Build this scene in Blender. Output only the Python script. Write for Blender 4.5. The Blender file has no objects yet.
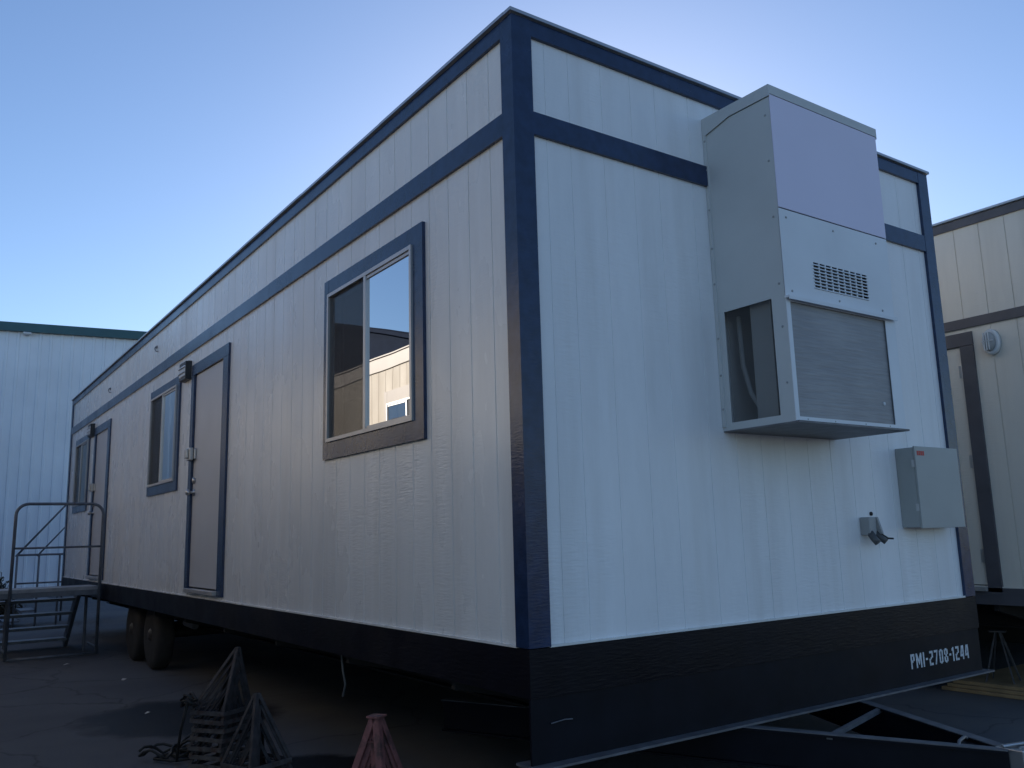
import bpy, bmesh, math, random
from mathutils import Matrix, Vector
random.seed(7)
R = math.radians
S = bpy.context.scene
G = 1.35                      # camera height above the ground (all measured heights are relative to it)

# ------------------------------------------------------------------ camera, sky, sun, exposure
cam_d = bpy.data.cameras.new('camera'); cam = bpy.data.objects.new('camera', cam_d); S.collection.objects.link(cam)
cf = Vector((0.566215, 0.805836, 0.173289)); cr = Vector((0.820623, -0.570841, -0.026801)); cu = Vector((-0.077323, -0.157380, 0.984506))
m = Matrix.Identity(4)
for i in range(3):
    m[i][0] = cr[i]; m[i][1] = cu[i]; m[i][2] = -cf[i]
m[0][3], m[1][3], m[2][3] = -2.17112, -3.01696, G
cam.matrix_world = m
cam_d.lens = 30.248; cam_d.sensor_width = 36; cam_d.clip_start = 0.05; cam_d.clip_end = 2000
S.camera = cam

SUN_AZ, SUN_EL = 41.0, 18.0    # azimuth from +Y towards +X
wd = bpy.data.worlds.new('World'); S.world = wd; wd.use_nodes = True
wt = wd.node_tree; bg = wt.nodes['Background']
sky = wt.nodes.new('ShaderNodeTexSky'); sky.sky_type = 'NISHITA'; sky.sun_disc = False
sky.sun_elevation = R(SUN_EL); sky.sun_rotation = R(SUN_AZ)
sky.altitude = 300; sky.air_density = 1.0; sky.dust_density = 0.35; sky.ozone_density = 3.5
tint = wt.nodes.new('ShaderNodeMix'); tint.data_type = 'RGBA'; tint.blend_type = 'MULTIPLY'; tint.inputs[0].default_value = 1.0
tint.inputs[7].default_value = (0.97, 0.96, 1.0, 1)          # the camera's slightly cool white balance
wt.links.new(sky.outputs[0], tint.inputs[6]); wt.links.new(tint.outputs[2], bg.inputs[0]); bg.inputs[1].default_value = 0.10
sl = bpy.data.lights.new('sun', 'SUN'); sun = bpy.data.objects.new('sun', sl); S.collection.objects.link(sun)
sl.energy = 5.0; sl.angle = R(0.5); sl.color = (1.0, 0.93, 0.82)
sd = Vector((math.sin(R(SUN_AZ))*math.cos(R(SUN_EL)), math.cos(R(SUN_AZ))*math.cos(R(SUN_EL)), math.sin(R(SUN_EL))))
sun.rotation_euler = sd.to_track_quat('Z', 'Y').to_euler()
S.view_settings.view_transform = 'Standard'; S.view_settings.look = 'None'
S.view_settings.gamma = 1.0; S.view_settings.exposure = 0.77
S.render.engine = 'CYCLES'
S.cycles.use_denoising = True
S.cycles.max_bounces = 8

# ------------------------------------------------------------------ helpers
C = S.collection
class MB:
    """collects boxes, bars and tubes into one mesh"""
    def __init__(s): s.v = []; s.f = []
    def quad(s, a, b, c, d):
        n = len(s.v); s.v += [tuple(a), tuple(b), tuple(c), tuple(d)]; s.f.append((n, n+1, n+2, n+3)); return s
    def poly(s, pts):
        n = len(s.v); s.v += [tuple(p) for p in pts]; s.f.append(tuple(range(n, n+len(pts)))); return s
    def box(s, x0, x1, y0, y1, z0, z1):
        x0, x1 = sorted((x0, x1)); y0, y1 = sorted((y0, y1)); z0, z1 = sorted((z0, z1))
        n = len(s.v)
        s.v += [(x, y, z) for x in (x0, x1) for y in (y0, y1) for z in (z0, z1)]
        for f in ((0,1,3,2), (4,6,7,5), (0,4,5,1), (2,3,7,6), (0,2,6,4), (1,5,7,3)): s.f.append(tuple(n+i for i in f))
        return s
    def hexa(s, p):            # 8 points: bottom 4 ccw, top 4 ccw
        n = len(s.v); s.v += [tuple(q) for q in p]
        for f in ((3,2,1,0), (4,5,6,7), (0,1,5,4), (1,2,6,5), (2,3,7,6), (3,0,4,7)): s.f.append(tuple(n+i for i in f))
        return s
    def bar(s, a, b, w, h=None, up=(0,0,1)):   # rectangular bar from a to b
        a = Vector(a); b = Vector(b); h = h or w
        d = (b-a).normalized(); u = Vector(up)
        if abs(d.dot(u)) > .95: u = Vector((0,1,0))
        r = d.cross(u).normalized(); u = r.cross(d)
        q = [a - r*w/2 - u*h/2, a + r*w/2 - u*h/2, a + r*w/2 + u*h/2, a - r*w/2 + u*h/2]
        return s.hexa(q + [p + (b-a) for p in q])
    def angle(s, a, b, w, t, up=(0,0,1), flip=1):   # L-section bar
        a = Vector(a); b = Vector(b); d = (b-a).normalized(); u = Vector(up)
        if abs(d.dot(u)) > .95: u = Vector((0,1,0))
        r = d.cross(u).normalized()*flip; u = r.cross(d)*flip
        s.bar(a + u*(-t/2), b + u*(-t/2), w, t, up); s.bar(a + r*(w/2-t/2) - u*(w/2), b + r*(w/2-t/2) - u*(w/2), t, w-t*2, up)
        return s
    def tube(s, pts, r, n=10, closed=False, rb=None):
        pts = [Vector(p) for p in pts]; rings = []
        prev = None
        for i, p in enumerate(pts):
            d = (pts[min(i+1, len(pts)-1)] - pts[max(i-1, 0)]).normalized()
            if prev is None:
                u = Vector((0,0,1)) if abs(d.z) < .9 else Vector((1,0,0))
                a = d.cross(u).normalized()
            else:
                a = (prev - d*prev.dot(d)).normalized()
            prev = a; b = d.cross(a)
            k = len(s.v); rr = r if rb is None else r + (rb-r)*i/(len(pts)-1)
            for j in range(n):
                t = 2*math.pi*j/n; s.v.append(tuple(p + a*math.cos(t)*rr + b*math.sin(t)*rr))
            rings.append(k)
        for k0, k1 in zip(rings, rings[1:]):
            for j in range(n): s.f.append((k0+j, k0+(j+1)%n, k1+(j+1)%n, k1+j))
        s.f.append(tuple(rings[0]+j for j in reversed(range(n)))); s.f.append(tuple(rings[-1]+j for j in range(n)))
        return s
    def lathe(s, prof, c, axis='x', n=40):  # prof: list of (radius, along)
        k0 = len(s.v)
        for (r, t) in prof:
            for j in range(n):
                a = 2*math.pi*j/n; p, q = r*math.cos(a), r*math.sin(a)
                s.v.append({'x': (c[0]+t, c[1]+p, c[2]+q), 'y': (c[0]+p, c[1]+t, c[2]+q), 'z': (c[0]+p, c[1]+q, c[2]+t)}[axis])
        for i in range(len(prof)-1):
            for j in range(n): s.f.append((k0+i*n+j, k0+i*n+(j+1)%n, k0+(i+1)*n+(j+1)%n, k0+(i+1)*n+j))
        s.f.append(tuple(k0+j for j in range(n))); s.f.append(tuple(k0+(len(prof)-1)*n+j for j in range(n)))
        return s
    def build(s, name, mat, parent=None, smooth=False, bevel=0, M=None):
        me = bpy.data.meshes.new(name); v = s.v if M is None else [tuple(M @ Vector(p)) for p in s.v]
        me.from_pydata(v, [], s.f); me.materials.append(mat)
        bm = bmesh.new(); bm.from_mesh(me); bmesh.ops.recalc_face_normals(bm, faces=bm.faces)
        if smooth:
            for f in bm.faces: f.smooth = len(f.verts) == 4
        bm.to_mesh(me); bm.free()
        o = bpy.data.objects.new(name, me); C.objects.link(o)
        if parent: o.parent = parent
        if bevel:
            b = o.modifiers.new('bevel', 'BEVEL'); b.width = bevel; b.segments = 2; b.limit_method = 'ANGLE'; b.angle_limit = R(40)
        return o

def empty(name, loc=(0,0,0), rz=0, label=None, cat=None, group=None):
    o = bpy.data.objects.new(name, None); C.objects.link(o); o.location = loc; o.rotation_euler[2] = rz
    return tag(o, label, cat, group)
def tag(o, label=None, cat=None, group=None, kind=None):
    if label: o['label'] = label
    if cat: o['category'] = cat
    if group: o['group'] = group
    if kind: o['kind'] = kind
    return o
def kids(o): return [c for c in bpy.data.objects if c.parent == o]
def copy_tree(o, parent=None):
    ch = kids(o); c = o.copy(); C.objects.link(c); c.parent = parent
    for k in ch: copy_tree(k, c)
    return c

# ------------------------------------------------------------------ materials
def mat(name, col, rough=.5, metal=0, spec=.5, var=0, vscale=3, bump=0, bscale=(40,40,40), bdist=.002, rvar=0, col2=None, c2scale=2, c2lo=.5, c2hi=.65, coat=0):
    M = bpy.data.materials.new(name); M.use_nodes = True; nt = M.node_tree; N = nt.nodes; Lk = nt.links.new
    P = N['Principled BSDF']; P.inputs['Roughness'].default_value = rough; P.inputs['Metallic'].default_value = metal
    P.inputs['Specular IOR Level'].default_value = spec; P.inputs['Coat Weight'].default_value = coat
    geo = N.new('ShaderNodeNewGeometry'); pos = geo.outputs['Position']
    rgb = N.new('ShaderNodeRGB'); rgb.outputs[0].default_value = (*col, 1); cur = rgb.outputs[0]
    if col2:
        nz = N.new('ShaderNodeTexNoise'); nz.inputs['Scale'].default_value = c2scale; nz.inputs['Detail'].default_value = 8; nz.inputs['Roughness'].default_value = .6
        Lk(pos, nz.inputs['Vector'])
        mr = N.new('ShaderNodeMapRange'); mr.inputs[1].default_value = c2lo; mr.inputs[2].default_value = c2hi; Lk(nz.outputs[0], mr.inputs[0])
        mx = N.new('ShaderNodeMix'); mx.data_type = 'RGBA'; Lk(mr.outputs[0], mx.inputs[0]); Lk(cur, mx.inputs[6]); mx.inputs[7].default_value = (*col2, 1); cur = mx.outputs[2]
    if var:
        nz = N.new('ShaderNodeTexNoise'); nz.inputs['Scale'].default_value = vscale; nz.inputs['Detail'].default_value = 6
        Lk(pos, nz.inputs['Vector'])
        mr = N.new('ShaderNodeMapRange'); mr.inputs[1].default_value = .3; mr.inputs[2].default_value = .7; mr.inputs[3].default_value = 1-var; mr.inputs[4].default_value = 1+var
        Lk(nz.outputs[0], mr.inputs[0])
        vm = N.new('ShaderNodeVectorMath'); vm.operation = 'SCALE'; Lk(cur, vm.inputs[0]); Lk(mr.outputs[0], vm.inputs['Scale']); cur = vm.outputs[0]
    Lk(cur, P.inputs['Base Color'])
    if rvar:
        nz = N.new('ShaderNodeTexNoise'); nz.inputs['Scale'].default_value = 2.3; nz.inputs['Detail'].default_value = 5; Lk(pos, nz.inputs['Vector'])
        mr = N.new('ShaderNodeMapRange'); mr.inputs[1].default_value = .3; mr.inputs[2].default_value = .7; mr.inputs[3].default_value = rough-rvar; mr.inputs[4].default_value = rough+rvar
        Lk(nz.outputs[0], mr.inputs[0]); Lk(mr.outputs[0], P.inputs['Roughness'])
    if bump:
        mp = N.new('ShaderNodeMapping'); mp.inputs['Scale'].default_value = bscale; Lk(pos, mp.inputs['Vector'])
        nz = N.new('ShaderNodeTexNoise'); nz.inputs['Scale'].default_value = 1; nz.inputs['Detail'].default_value = 3; Lk(mp.outputs[0], nz.inputs['Vector'])
        bp = N.new('ShaderNodeBump'); bp.inputs['Strength'].default_value = bump; bp.inputs['Distance'].default_value = bdist
        Lk(nz.outputs[0], bp.inputs['Height']); Lk(bp.outputs[0], P.inputs['Normal'])
    M.diffuse_color = (*col, 1)
    return M

def siding_mat(name, col, rough=.4, bdist=.0016, var=.04, dirt=(.4,.37,.33)):
    """painted resawn plywood: fine cross ripples, long soft waves, a little weathering"""
    M = bpy.data.materials.new(name); M.use_nodes = True; nt = M.node_tree; N = nt.nodes; Lk = nt.links.new
    P = N['Principled BSDF']; P.inputs['Specular IOR Level'].default_value = .5
    geo = N.new('ShaderNodeNewGeometry'); pos = geo.outputs['Position']
    def noise(scale, vec, det=4, r=.5):
        mp = N.new('ShaderNodeMapping'); mp.inputs['Scale'].default_value = scale; Lk(vec, mp.inputs['Vector'])
        nz = N.new('ShaderNodeTexNoise'); nz.inputs['Scale'].default_value = 1; nz.inputs['Detail'].default_value = det; nz.inputs['Roughness'].default_value = r
        Lk(mp.outputs[0], nz.inputs['Vector']); return nz.outputs[0]
    def mrange(x, a, b, c, d):
        mr = N.new('ShaderNodeMapRange'); 
        for i, v in enumerate((a, b, c, d)): mr.inputs[i+1].default_value = v
        Lk(x, mr.inputs[0]); return mr.outputs[0]
    def mul(a, b):
        k = N.new('ShaderNodeMath'); k.operation = 'MULTIPLY'; Lk(a, k.inputs[0])
        if isinstance(b, float): k.inputs[1].default_value = b
        else: Lk(b, k.inputs[1])
        return k.outputs[0]
    def add(a, b):
        k = N.new('ShaderNodeMath'); k.operation = 'ADD'; Lk(a, k.inputs[0]); Lk(b, k.inputs[1]); return k.outputs[0]
    # colour: base, faint vertical board tone, small scuffs
    tone = mrange(noise((3.2, 3.2, .25), pos, 4), .3, .7, 1-var, 1+var)
    fine = mrange(noise((14, 14, 4), pos, 6, .65), .3, .7, 1-var*.5, 1+var*.5)
    k = mul(tone, fine)
    vm = N.new('ShaderNodeVectorMath'); vm.operation = 'SCALE'; vm.inputs[0].default_value = col; Lk(k, vm.inputs['Scale'])
    sc = mrange(noise((8, 8, .45), pos, 4, .55), .50, .85, 0, .28)
    mx = N.new('ShaderNodeMix'); mx.data_type = 'RGBA'; Lk(sc, mx.inputs[0]); Lk(vm.outputs[0], mx.inputs[6]); mx.inputs[7].default_value = (*[c*d*1.6 for c, d in zip(col, dirt)], 1)
    Lk(mx.outputs[2], P.inputs['Base Color'])
    Lk(mrange(noise((2.5, 2.5, 1.2), pos, 5), .3, .7, rough-.07, rough+.09), P.inputs['Roughness'])
    # relief: horizontal saw ripples whose strength comes and goes, plus slow waviness of the sheets
    rip = noise((16, 16, 95), pos, 3); amt = mrange(noise((2.2, 2.2, 1.0), pos, 3), .42, .62, .2, 2.1)
    h = add(mul(rip, amt), add(mul(noise((60, 60, 14), pos, 3), .35), mul(noise((1.6, 1.6, .5), pos, 2), 1.2)))
    bp = N.new('ShaderNodeBump'); bp.inputs['Strength'].default_value = .8; bp.inputs['Distance'].default_value = bdist
    Lk(h, bp.inputs['Height']); Lk(bp.outputs[0], P.inputs['Normal'])
    return M

def glass_mat(name='window_glass', ior=2.2, wav=.0006, tint=(.8,.85,.85)):
    M = bpy.data.materials.new(name); M.use_nodes = True; nt = M.node_tree; N = nt.nodes; Lk = nt.links.new
    N.remove(N['Principled BSDF']); out = N['Material Output']
    fr = N.new('ShaderNodeFresnel'); fr.inputs['IOR'].default_value = ior
    gl = N.new('ShaderNodeBsdfGlossy'); gl.inputs['Roughness'].default_value = 0.0
    tr = N.new('ShaderNodeBsdfTransparent'); tr.inputs[0].default_value = (*tint, 1)
    mx = N.new('ShaderNodeMixShader'); Lk(fr.outputs[0], mx.inputs[0]); Lk(tr.outputs[0], mx.inputs[1]); Lk(gl.outputs[0], mx.inputs[2]); Lk(mx.outputs[0], out.inputs[0])
    geo = N.new('ShaderNodeNewGeometry'); nz = N.new('ShaderNodeTexNoise'); nz.inputs['Scale'].default_value = 1.8; nz.inputs['Detail'].default_value = 1; Lk(geo.outputs['Position'], nz.inputs['Vector'])
    bp = N.new('ShaderNodeBump'); bp.inputs['Strength'].default_value = 1; bp.inputs['Distance'].default_value = wav; Lk(nz.outputs[0], bp.inputs['Height'])
    Lk(bp.outputs[0], gl.inputs['Normal'])
    return M
def mesh_mat(name, col, open_, rough=.6, spec=.3):
    M = bpy.data.materials.new(name); M.use_nodes = True; nt = M.node_tree; N = nt.nodes; Lk = nt.links.new
    P = N['Principled BSDF']; P.inputs['Base Color'].default_value = (*col, 1); P.inputs['Roughness'].default_value = rough; P.inputs['Specular IOR Level'].default_value = spec
    P.inputs['Alpha'].default_value = 1-open_
    return M
def coil_mat():
    """condenser fins: fine horizontal streaks, bent patches, dusty"""
    M = bpy.data.materials.new('condenser_fins'); M.use_nodes = True; nt = M.node_tree; N = nt.nodes; Lk = nt.links.new
    P = N['Principled BSDF']; P.inputs['Roughness'].default_value = .5; P.inputs['Metallic'].default_value = .25
    geo = N.new('ShaderNodeNewGeometry'); pos = geo.outputs['Position']
    mp = N.new('ShaderNodeMapping'); mp.inputs['Scale'].default_value = (6, 6, 90); Lk(pos, mp.inputs['Vector'])
    nz = N.new('ShaderNodeTexNoise'); nz.inputs['Scale'].default_value = 1; nz.inputs['Detail'].default_value = 5; Lk(mp.outputs[0], nz.inputs['Vector'])
    n2 = N.new('ShaderNodeTexNoise'); n2.inputs['Scale'].default_value = 3; n2.inputs['Detail'].default_value = 5; Lk(pos, n2.inputs['Vector'])
    ad = N.new('ShaderNodeMath'); ad.operation = 'ADD'; Lk(nz.outputs[0], ad.inputs[0]); Lk(n2.outputs[0], ad.inputs[1])
    cr_ = N.new('ShaderNodeMapRange'); cr_.inputs[1].default_value = .8; cr_.inputs[2].default_value = 1.25; Lk(ad.outputs[0], cr_.inputs[0])
    mx = N.new('ShaderNodeMix'); mx.data_type = 'RGBA'; Lk(cr_.outputs[0], mx.inputs[0]); mx.inputs[6].default_value = (.27,.27,.28,1); mx.inputs[7].default_value = (.34,.34,.35,1)
    Lk(mx.outputs[2], P.inputs['Base Color'])
    bp = N.new('ShaderNodeBump'); bp.inputs['Distance'].default_value = .003; Lk(nz.outputs[0], bp.inputs['Height']); Lk(bp.outputs[0], P.inputs['Normal'])
    return M
def ground_mat():
    M = bpy.data.materials.new('asphalt'); M.use_nodes = True; nt = M.node_tree; N = nt.nodes; Lk = nt.links.new
    P = N['Principled BSDF']; geo = N.new('ShaderNodeNewGeometry'); pos = geo.outputs['Position']
    def noise(sc, det=6, r=.55, vec=None):
        nz = N.new('ShaderNodeTexNoise'); nz.inputs['Scale'].default_value = sc; nz.inputs['Detail'].default_value = det; nz.inputs['Roughness'].default_value = r
        Lk(vec or pos, nz.inputs['Vector']); return nz.outputs[0]
    def mrange(x, a, b, c, d):
        mr = N.new('ShaderNodeMapRange')
        for i, v in enumerate((a, b, c, d)): mr.inputs[i+1].default_value = v
        Lk(x, mr.inputs[0]); return mr.outputs[0]
    def mix(fac, a, b):
        mx = N.new('ShaderNodeMix'); mx.data_type = 'RGBA'; Lk(fac, mx.inputs[0])
        for i, v in ((6, a), (7, b)):
            if isinstance(v, tuple): mx.inputs[i].default_value = (*v, 1)
            else: Lk(v, mx.inputs[i])
        return mx.outputs[2]
    base = mix(mrange(noise(.9), .35, .65, 0, 1), (.095,.098,.105), (.125,.127,.132))
    dust = mix(mrange(noise(.35, 8, .6), .52, .68, 0, .8), base, (.165,.155,.14))
    grit = mix(mrange(noise(160, 2), .56, .7, 0, .6), dust, (.16,.15,.14))
    # cracks
    vo = N.new('ShaderNodeTexVoronoi'); vo.feature = 'DISTANCE_TO_EDGE'; vo.inputs['Scale'].default_value = .55
    ds = N.new('ShaderNodeVectorMath'); ds.operation = 'MULTIPLY_ADD'
    nv = N.new('ShaderNodeTexNoise'); nv.inputs['Scale'].default_value = 2.5; nv.inputs['Detail'].default_value = 6; Lk(pos, nv.inputs['Vector'])
    Lk(nv.outputs[1], ds.inputs[0]); ds.inputs[1].default_value = (.5,.5,0); Lk(pos, ds.inputs[2]); Lk(ds.outputs[0], vo.inputs['Vector'])
    crack = mix(mrange(vo.outputs['Distance'], 0, .010, .4, 0), grit, (.012,.012,.012))
    # oil stain with a ragged edge, centred on the ground beside the trailer
    def blob(cx, cy, rx, ry, ang, edge=.28):
        mp = N.new('ShaderNodeMapping'); mp.vector_type = 'TEXTURE'; mp.inputs['Location'].default_value = (cx, cy, 0); mp.inputs['Scale'].default_value = (rx, ry, 1); mp.inputs['Rotation'].default_value = (0, 0, ang)
        Lk(pos, mp.inputs['Vector']); ln = N.new('ShaderNodeVectorMath'); ln.operation = 'LENGTH'; Lk(mp.outputs[0], ln.inputs[0])
        ad = N.new('ShaderNodeMath'); ad.operation = 'MULTIPLY_ADD'; Lk(noise(2.2, 6, .6), ad.inputs[0]); ad.inputs[1].default_value = 1.0; Lk(ln.outputs[1], ad.inputs[2])
        return mrange(ad.outputs[0], 1.32, 1.32+edge, 1, 0)
    b1 = blob(-.25, 4.4, .72, .85, .3, .26); b2 = blob(-.1, 2.1, .5, .45, 0, .2)
    mxm = N.new('ShaderNodeMath'); mxm.operation = 'MAXIMUM'; Lk(b1, mxm.inputs[0]); Lk(b2, mxm.inputs[1])
    col = mix(mxm.outputs[0], crack, (.010,.010,.011)); Lk(col, P.inputs['Base Color'])
    ro = N.new('ShaderNodeMix'); ro.data_type = 'FLOAT'; Lk(mxm.outputs[0], ro.inputs[0]); ro.inputs[2].default_value = .85; ro.inputs[3].default_value = .6; Lk(ro.outputs[0], P.inputs['Roughness'])
    P.inputs['Specular IOR Level'].default_value = .3
    bp = N.new('ShaderNodeBump'); bp.inputs['Strength'].default_value = .7; bp.inputs['Distance'].default_value = .006; Lk(noise(90, 5, .7), bp.inputs['Height'])
    Lk(bp.outputs[0], P.inputs['Normal'])
    return M

m_side = siding_mat('siding_side_lit', (.76,.765,.745), .27, var=.055)  # same paint as the end wall; warmer light and sheen put into the colour
m_end = siding_mat('siding_end_lit', (.82,.825,.835), .40, var=.055)  # same paint as the side wall; cooler sky light put into the colour
m_inner = mat('interior_board', (.40,.38,.35), .8)
m_trim = mat('navy_trim', (.017,.035,.086), .23, spec=.5, var=.25, vscale=14, bump=.6, bscale=(26,26,110), bdist=.0012, rvar=.06)
m_skirt = mat('black_skirt', (.005,.005,.009), .42, spec=.2, var=.3, vscale=6, bump=.7, bscale=(14,14,90), bdist=.002, rvar=.1)
m_steel = mat('black_steel', (.005,.006,.011), .5, spec=.18, var=.3, vscale=5, bump=.3, bscale=(8,8,8), bdist=.003, rvar=.1)
m_flange = mat('worn_steel_edge', (.15,.15,.16), .5, var=.25, vscale=12, metal=.2)
m_chassis = mat('chassis_black', (.014,.014,.015), .7, var=.3)
m_flash = mat('galvanised_flashing', (.45,.46,.48), .35, metal=.6, var=.1)
m_roof = mat('white_roof_membrane', (.55,.55,.54), .7)
m_alu = mat('window_aluminium', (.50,.49,.48), .38, metal=.45, var=.08)
m_door = mat('grey_door_paint', (.53,.53,.535), .36, var=.04, vscale=2, bump=.5, bscale=(2.5,2.5,2.5), bdist=.003, rvar=.05)
m_metal = mat('zinc_hardware', (.5,.5,.5), .3, metal=.8, var=.1)
m_glass = glass_mat(ior=5.5)
m_glass2 = glass_mat('screened_glass', 1.5, .0006, (.6,.62,.62))
m_screen = mesh_mat('insect_screen', (.03,.028,.03), .45)
m_curtain = mat('dark_room', (.05,.045,.04), .9)
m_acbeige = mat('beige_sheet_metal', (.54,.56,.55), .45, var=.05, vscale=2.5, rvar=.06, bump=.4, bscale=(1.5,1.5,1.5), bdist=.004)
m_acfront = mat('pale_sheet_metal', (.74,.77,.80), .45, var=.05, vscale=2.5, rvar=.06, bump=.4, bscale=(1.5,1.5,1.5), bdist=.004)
m_lav = mat('lavender_panel', (.72,.69,.84), .5, var=.015)
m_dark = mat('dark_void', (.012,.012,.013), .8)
m_coil = coil_mat()
m_acmesh = mesh_mat('guard_mesh', (.10,.095,.09), .55)
m_gland = mat('dark_gland', (.085,.088,.09), .5)
m_inlet = mat('grey_inlet_plastic', (.34,.35,.35), .5, var=.1)
m_box = mat('grey_enamel', (.37,.385,.375), .45, var=.05)
m_red = mat('red_sticker', (.55,.05,.04), .5)
m_white = mat('white_paint', (.62,.64,.66), .6, var=.2, vscale=60)
m_lens = mat('frosted_lens', (.65,.67,.68), .2)
m_black = mat('black_plastic', (.02,.02,.022), .4)
m_tyre = mat('dusty_tyre', (.026,.026,.027), .85, var=.3, vscale=9)
m_rim = mat('dull_rim', (.045,.044,.044), .6, var=.3)
m_tan = siding_mat('tan_siding', (.72,.665,.58), .5)
m_brown = mat('brown_trim', (.095,.09,.10), .5, var=.15, vscale=6, bump=.6, bscale=(30,30,60), bdist=.0015)
m_taupe = mat('taupe_trim', (.26,.205,.165), .5, var=.1)
m_rust = mat('rusty_stand_steel', (.055,.052,.056), .6, var=.35, vscale=25, metal=.2, col2=(.07,.042,.034), c2scale=18, c2lo=.55, c2hi=.75)
m_ring = mat('pale_angle_iron', (.10,.095,.10), .5, var=.3, vscale=25, metal=.2, col2=(.07,.045,.04), c2scale=18)  # base rings, paler than the legs
m_redox = mat('red_oxide_paint', (.22,.085,.078), .6, var=.25, vscale=25, col2=(.10,.05,.045), c2scale=20)
m_stair = mat('stair_steel', (.125,.145,.175), .5, var=.2, vscale=12, metal=.2, col2=(.09,.06,.05), c2scale=14, c2lo=.66, c2hi=.76)
m_deck = mat('stair_deck', (.28,.30,.32), .6, var=.2, vscale=10)
m_ply = mat('weathered_plywood', (.33,.22,.115), .75, var=.25, vscale=5, bump=.5, bscale=(3,60,60), bdist=.002)
m_wh = mat('white_metal_sheet', (.84,.88,.93), .42, var=.05, vscale=.8, rvar=.05)
m_teal = mat('teal_eave_paint', (.03,.11,.13), .45, var=.1)
m_darkwall = mat('shaded_metal_sheet', (.012,.018,.034), .95, spec=.05, var=.1)  # the shed's shade is put into this near-black colour
m_tan2 = siding_mat('sunlit_tan_siding', (.36,.295,.22), .6)
m_leaf = mat('dark_dry_weed', (.035,.035,.025), .8, var=.4, vscale=10)
m_paper = mat('litter_paper', (.55,.54,.50), .8)
m_cable = mat('black_rubber_cable', (.02,.02,.02), .6, var=.3, vscale=20)
m_asphalt = ground_mat()

# ------------------------------------------------------------------ ground
g = MB(); n = 24
for i in range(n):
    for j in range(n):
        e = lambda k: (k/n*2-1)*abs(k/n*2-1)**1.6*600
        g.quad((e(i), e(j), 0), (e(i+1), e(j), 0), (e(i+1), e(j+1), 0), (e(i), e(j+1), 0))
tag(g.build('ground', m_asphalt), 'dark worn asphalt yard with an oil stain', None, None, 'structure')

# ------------------------------------------------------------------ trailer builder
def grooved(mb, u0, u1, z0, z1, P, opens=(), grooves=None, gw=.009, gd=.007, sp=.2, off=0.0):
    """wall sheet with vertical grooves; P(u, depth, z) gives the point"""
    gs = grooves if grooves is not None else [u0 + off + sp*k for k in range(1, int((u1-u0)/sp)+1)]
    prof = [(u0, 0)]
    for a in gs:
        if u0+.02 < a < u1-.02: prof += [(a-gw/2, 0), (a-gw*.3, gd), (a+gw*.3, gd), (a+gw/2, 0)]
    prof.append((u1, 0))
    cuts = sorted({c for o in opens for c in (o[0], o[1])})
    def dep(u):
        for (a, da), (b, db) in zip(prof, prof[1:]):
            if a <= u <= b: return da + (db-da)*((u-a)/(b-a) if b > a else 0)
        return 0
    pts = sorted(prof + [(c, dep(c)) for c in cuts])
    for (a, da), (b, db) in zip(pts, pts[1:]):
        if b-a < 1e-6: continue
        mid = (a+b)/2; zs = [(z0, z1)]
        for o in opens:
            if o[0] < mid < o[1]:
                nz = []
                for (p, q) in zs:
                    if o[2] > p: nz.append((p, min(q, o[2])))
                    if o[3] < q: nz.append((max(p, o[3]), q))
                zs = [s_ for s_ in nz if s_[1]-s_[0] > 1e-5]
        for (p, q) in zs: mb.quad(P(a, da, p), P(b, db, p), P(b, db, q), P(a, da, q))
    return mb

ZT, Z1, Z2, Z3, ZW, ZS = 2.464+G, 2.36+G, 1.973+G, 1.858+G, G-.468, G-.669

def window(root, y0, y1, z0, z1, tw, mt, mull, screen_far=True, mf=m_alu, x=0.0, header=None):
    """y0,y1,z0,z1: clear frame rectangle in the -x wall; tw: trim widths (near, far, bottom, top)"""
    w = empty('window'); w.parent = root
    n_, f_, b_, t_ = tw
    MB().box(x, x+.02, y0-n_, y0, z0-b_, z1+t_).box(x, x+.02, y1, y1+f_, z0-b_, z1+t_).box(x+.001, x+.02, y0, y1, z0-b_, z0).box(x+.001, x+.02, y0, y1, z1, z1+t_).build('window_trim', mt, w)
    fr = MB(); t = .022
    fr.box(x-.012, x+.08, y0, y0+t, z0, z1).box(x-.012, x+.08, y1-t, y1, z0, z1).box(x-.0115, x+.08, y0+t, y1-t, z0, z0+t).box(x-.0115, x+.08, y0+t, y1-t, z1-t, z1)
    fr.box(x-.010, x+.05, mull-.016, mull+.016, z0+t, z1-t)
    # sliding sash edges
    fr.box(x-.004, x+.05, y0+t, y0+t+.012, z0+t, z1-t).box(x-.004, x+.05, y0+t+.012, mull-.016, z1-t-.022, z1-t-.006).box(x-.004, x+.05, y0+t+.012, mull-.016, z0+t, z0+t+.014)
    fr.build('window_frame', mf, w)
    MB().quad((x+.004, y0+t, z0+t), (x+.004, mull-.01, z0+t), (x+.004, mull-.01, z1-t), (x+.004, y0+t, z1-t)).build('pane', m_glass, w)
    MB().quad((x+.012, mull+.01, z0+t), (x+.012, y1-t, z0+t), (x+.012, y1-t, z1-t), (x+.012, mull+.01, z1-t)).build('pane', m_glass, w)
    MB().quad((x+.002, mull+.016, z0+t), (x+.002, y1-t, z0+t), (x+.002, y1-t, z1-t), (x+.002, mull+.016, z1-t)).build('insect_screen', m_screen, w)
    return w

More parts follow.
